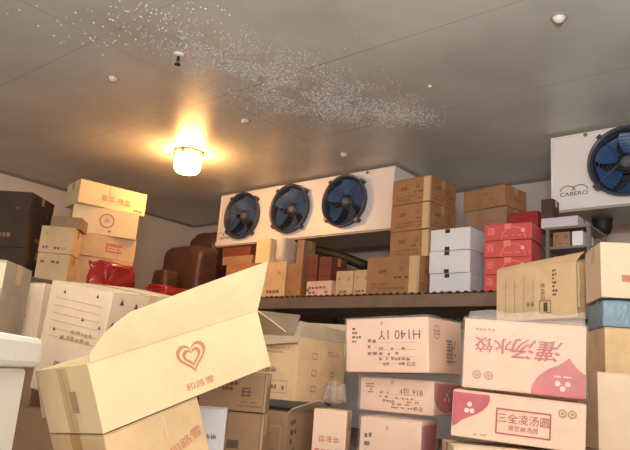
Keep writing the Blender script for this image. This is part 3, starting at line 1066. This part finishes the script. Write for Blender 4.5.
# cartons below it
def pr_low(F):
    F['r'].dashes(.06, .35, .22, .95, 6, 'ink', 4, .6)
    F['f'].frame(.55, .5, .92, .85, 'soft', .004); F['f'].dashes(.58, .55, .9, .8, 3, 'inkb', 6); F['f'].dashes(.1, .1, .9, .3, 2, 'soft', 7)
W, Dd, H = .30, .36, .33
t = open_carton('brown carton with one flap up, supporting the half-open carton', (-1.80, 1.955, .0), .193, W, Dd, H, 'dim', 'dark', pr_low)
slab_flap(t, (W/2, -Dd/2, H), (W/2, Dd/2, H), (0, 0, 1), (1, 0, 0), .85, [(0, .02), (.35, .075), (.7, .03), (1, .02)], 'grey', 0)
MB().box(-W/2+.006, W/2-.006, -Dd/2+.006, Dd/2-.006, H-.012, H-.006, 'dark').build('closed_flap', t)
carton('pale pinkish carton with faint print at the bottom between printed cartons', (-1.525, 1.945, .0), .50, .12, .12, .35, 'rose', lambda F: (F['f'].strokes(.5, .72, .022, 'stamp', 1, 3, 2), F['f'].dashes(.1, .5, .9, .65, 2, 'stamp', 3)), tmat='tapel')

# stacked pair just right of the open heart carton
def pr_x(seed):
    def f(F):
        F['f'].dashes(.25, .5, .6, .8, 2, 'ink', seed, .8); F['f'].strokes(.72, .5, .03, 'ink', 1, 1, seed+2); F['f'].dashes(.6, .1, .95, .3, 2, 'inkb', seed+1)
        F['r'].rect(0, .0, .3, 1, 'pale')  # lit strip of the side, painted in as a paler band
    return f
stack([
    ('dim brown carton lower of the pair behind the open heart carton corner', .21, .18, .335, 'dim', pr_x(31), .0, {'tmat': 'tapel'}),
    ('dim brown carton upper of the pair behind the open heart carton corner', .205, .18, .125, 'dim', pr_x(37), .03, {'tmat': 'tapel'}),
], (-1.625, 1.55), .62, .0)

# right edge of the pile
carton('plain cream carton at the picture edge beside the framed-title carton', (-.70, 2.68, .286), .62, .34, .24, .268, 'cream', None, tmat='tapel')
carton('plain pale carton at the bottom below the cream one at the picture edge', (-.70, 2.68, .0), .60, .35, .24, .283, 'pale', None, tmat='tapel')
stack([
    ('brown carton at floor level under the blue-wrapped goods', .42, .26, .36, 'brown', None, 0, {}),
    ('plain tan carton below the blue-wrapped pack at the picture edge', .40, .26, .395, 'tan', lambda F: F['f'].dashes(.5, .4, .8, .5, 1, 'inkb', 3), .02, {'tmat': 'tapel'}),
    ('pack wrapped in blue film between tan and cream cartons at the picture edge', .39, .25, .108, 'lilac', None, .0, {'gap': .014, 'wrap': 'bluef', 'name': 'wrapped_pack', 'cat': 'wrapped goods', 'tmat': 'tapel'}),
    ('cream carton with a brown mark on top of the blue-wrapped pack', .41, .26, .24, 'cream', lambda F: (F['f'].rect(.20, .3, .32, .42, 'stamp'),), .0, {'tmat': 'tapel', 'shift': (0, 0)}),
], (-.755, 3.08), .55, .0)
# crumpled tan carton below the red stack
def pr_tanflap(F):
    f = F['f']
    for k in range(4):
        u = .12+.12*k
        f.rect(u, .08, u+.008, .86-.1*(k % 2), 'soft')
    f.strokes(.6, .5, .026, 'ink', 3, 1, 9)
    f.frame(.56, .1, .7, .34, 'inkb', .005); f.rect(.61, .13, .66, .3, 'ink'); f.dashes(.72, .4, .8, .92, 7, 'ink', 4)
    f.strokes(.45, .28, .022, 'ink', 1, 2, 3)
stack([
    ('brown carton hidden at the floor under the crumpled tan carton', .5, .3, .43, 'dim', None, 0, {}),
    ('brown carton hidden midway under the crumpled tan carton', .5, .3, .38, 'dim', None, .02, {}),
], (-1.235, 3.32), -.24, .0)
W, Dd, H = .47, .33, .245
t = open_carton('crumpled tan carton with black markings, its top flaps loose, below the red stack', (-1.225, 3.32, .815), (-.263, -.015, -.018), W, Dd, H+.02, 'tan', 'flap', pr_tanflap)
slab_flap(t, (-W/2, -Dd/2, H+.02), (W/2, -Dd/2, H+.02), (0, 0, 1), (0, -1, 0), -.75, [(0, .03), (.6, .07), (1, .09)], 'tan', -.3)
slab_flap(t, (W/2, -Dd/2, .04), (W/2, -Dd/2, H), (0, -1, 0), (1, 0, 0), .7, [(0, .035), (.3, .022), (.55, .04), (.8, .02), (1, .035)], 'flap', .5)
slab_flap(t, (-W/2, Dd/2, H+.02), (W/2, Dd/2, H+.02), (0, 0, 1), (0, 1, 0), -.9, [(0, .1), (1, .1)], 'cream', 0)

# ------------------------------------------------------------------ left foreground
HP, HR = Vector((-1.421, 1.109, .376)), (1.479, -.10, -.357)
W, Dd, H = .509, .268, .155
def pr_heart(F):
    f = F['f']
    f.heart(.525, .60, .086, 'heart')
    f.text('和路雪', .535, .17, .018, 'heart', 0, 1.5)
    l = F['l']
    l.rect(.42, .02, .60, .98, 'tapel')
    l.rect(.5, .02, .507, .98, 'inkb')
    l.rect(.56, .3, .68, .62, 'soft')
t = open_carton('long open tan carton with double heart emblem lying tilted in the foreground', HP, HR, W, Dd, H, 'gold', 'flap', pr_heart)
slab_flap(t, (-W/2+.004, -Dd/2, H), (W/2, -Dd/2, H), (0, 0, 1), (0, -1, 0), -.30, [(0, .02), (.06, .055), (.17, .09), (.6, .115), (1, .135)], 'flap', -.2, 16, 8, skew=(.45, .95))
slab_flap(t, (W/2, -Dd/2, H), (W/2, Dd/2, H), (0, 0, 1), (1, 0, 0), 2.3, [(0, .118), (1, .10)], 'flap', .1)
slab_flap(t, (-W/2, Dd/2, H), (W/2, Dd/2, H), (0, 0, 1), (0, 1, 0), 2.95, [(0, .12), (1, .12)], 'flap', .0)
# the carton it lies on, same tilt
R3 = (Matrix.Rotation(HR[0], 4, 'Z') @ Matrix.Rotation(HR[1], 4, 'X') @ Matrix.Rotation(HR[2], 4, 'Y')).to_3x3()
HB = .285
def pr_low_tan(F):
    f = F['f']
    f.text('和路雪', .76, .70, .026, 'stamp', .3, 1.2); f.rect(.58, .8, .59, .98, 'cream')
    f.dashes(.2, .3, .5, .5, 2, 'stamp', 5); f.strokes(.5, .4, .02, 'ink', 1, 1, 6)
carton('tan carton with faint red print lying under the open heart carton', HP+R3 @ Vector((-.125, .005, -HB-.003)), HR, .258, .27, HB-.001, 'tan', pr_low_tan, tmat='tape')

# printed pale cartons standing behind it
def pr_p1(F):
    f = F['f']
    for u, v in ((.25, .93), (.78, .95), (.62, .72), (.2, .58), (.34, .52), (.9, .68)):
        f.poly([(u-.022, v-.018), (u+.026, v-.018), (u, v+.018)], 'ink')
    for k in range(6):
        f.rect(.12, .86-.07*k, .88, .864-.07*k, 'soft')
    f.dashes(.3, .5, .9, .62, 2, 'soft', 5); f.strokes(.55, .26, .03, 'inkb', 1, 4, 6); f.dashes(.7, .3, .95, .36, 1, 'inkb', 3)
    f.poly([(.93, .12), (.98, .35), (.99, .33), (.96, .12)], 'ink')
    r = F['r']
    for u, v in ((.12, .93), (.06, .72), (.3, .9)):
        r.poly([(u-.025, v-.03), (u+.03, v-.03), (u, v+.025)], 'ink')
    r.dashes(.5, .8, .9, .92, 1, 'mag', 4)
carton('large pale carton with small black triangles tilted behind the open heart carton', (-2.175, 1.41, .348), (.303, .09, .145), .272, .44, .375, 'pale', pr_p1, tmat='tapel')
carton('plain carton at the floor propping the pale carton with triangles', (-2.19, 1.42, .0), .30, .36, .44, .28, 'dim', None)
carton('narrow pale carton with black triangles next to the white foam box', (-2.60, 1.33, .43), (.42, .0, -.02), .25, .28, .30, 'pale', lambda F: [F['f'].poly([(u-.05, v-.03), (u+.05, v-.03), (u, v+.03)], 'ink') for u, v in ((.55, .86), (.7, .6), (.6, .45))] and None, tmat='tapel')
carton('greyish carton with a brown label at the picture edge above the white foam box', (-2.43, .99, .43), .75, .30, .24, .335, 'grey', lambda F: (F['f'].rect(.78, .50, .93, .63, 'inkb'), F['f'].rect(.0, .72, 1, .98, 'pale')), tmat='tapel')
carton('brown carton at floor level below the greyish labelled carton', (-2.43, .99, .0), .72, .29, .23, .427, 'dim', None)
carton('brown carton at floor level below the narrow carton with triangles', (-2.61, 1.34, .0), .42, .25, .25, .427, 'dim', None)
# white foam box at the picture edge
def foam_box():
    t = thing('foam_box', 'bright white foam box with overhanging lid, nearest at the picture edge', 'box', (-1.578, .562, .0), .80)
    w, d, h = .36, .30, .425
    m = MB(); m.bm(shell_bm(w, d, h, 77, .002, .012, 4), 'foam'); m.build('body', t)
    m = MB(); m.bm(shell_bm(w+.045, d+.045, .07, 78, .002, .014, 4), 'foam', Matrix.Translation((0, 0, h+.001))); m.build('lid', t)
foam_box()
# small white packet between the cartons
carton('small white packet with dark print wedged below the open heart carton', (-1.53, 1.352, .0), .80, .115, .06, .35, 'white', lambda F: (F['f'].strokes(.2, .9, .012, 'ink', 2, 1, 3), F['f'].strokes(.55, .77, .016, 'ink', 1, 3, 4), F['f'].dashes(.1, .6, .9, .66, 1, 'mag', 2)), name='packet', cat='packet', tmat='tapel')

# ------------------------------------------------------------------ light
def point(name, loc, power, col, rad):
    l = bpy.data.lights.new(name, 'POINT')
    l.energy = power; l.color = col; l.shadow_soft_size = rad
    o = bpy.data.objects.new(name, l); C.objects.link(o); o.location = loc
    return o
# camera flash just above the lens
fp = Vector((0, 0, CAM_Z)) + up*.06 + right*.03
point('camera_flash', fp, 16, (1.0, .93, .84), .02)
# work lamp beside the photographer: lights the pile from the right
point('work_lamp', (.75, .55, .85), 35, (1.0, .89, .77), .06)
point('fill_light', (.9, -1.0, 1.1), 70, (1.0, .92, .84), .25)  # unseen point light added to raise the ambient level
# unseen area light behind the photographer, added to brighten the ceiling
al = bpy.data.lights.new('ceiling_fill', 'AREA'); al.energy = 170; al.size = .6; al.color = (1.0, .96, .92)
ao = bpy.data.objects.new('ceiling_fill', al); C.objects.link(ao)
ao.location = (.2, -.3, 1.2); ao.rotation_euler = (PI-.35, 0, .75)
point('fill_light', (-4.0, -1.2, 1.6), 60, (1.0, .92, .84), .25)  # another added fill light, no fixture stands here
wd = bpy.data.worlds.new('world'); bpy.context.scene.world = wd
wd.use_nodes = True
wd.node_tree.nodes['Background'].inputs['Color'].default_value = (1, .92, .84, 1)
wd.node_tree.nodes['Background'].inputs['Strength'].default_value = 0.2
bpy.context.scene.view_settings.view_transform = 'Standard'
bpy.context.scene.view_settings.exposure = 0.0
bpy.context.view_layer.update()
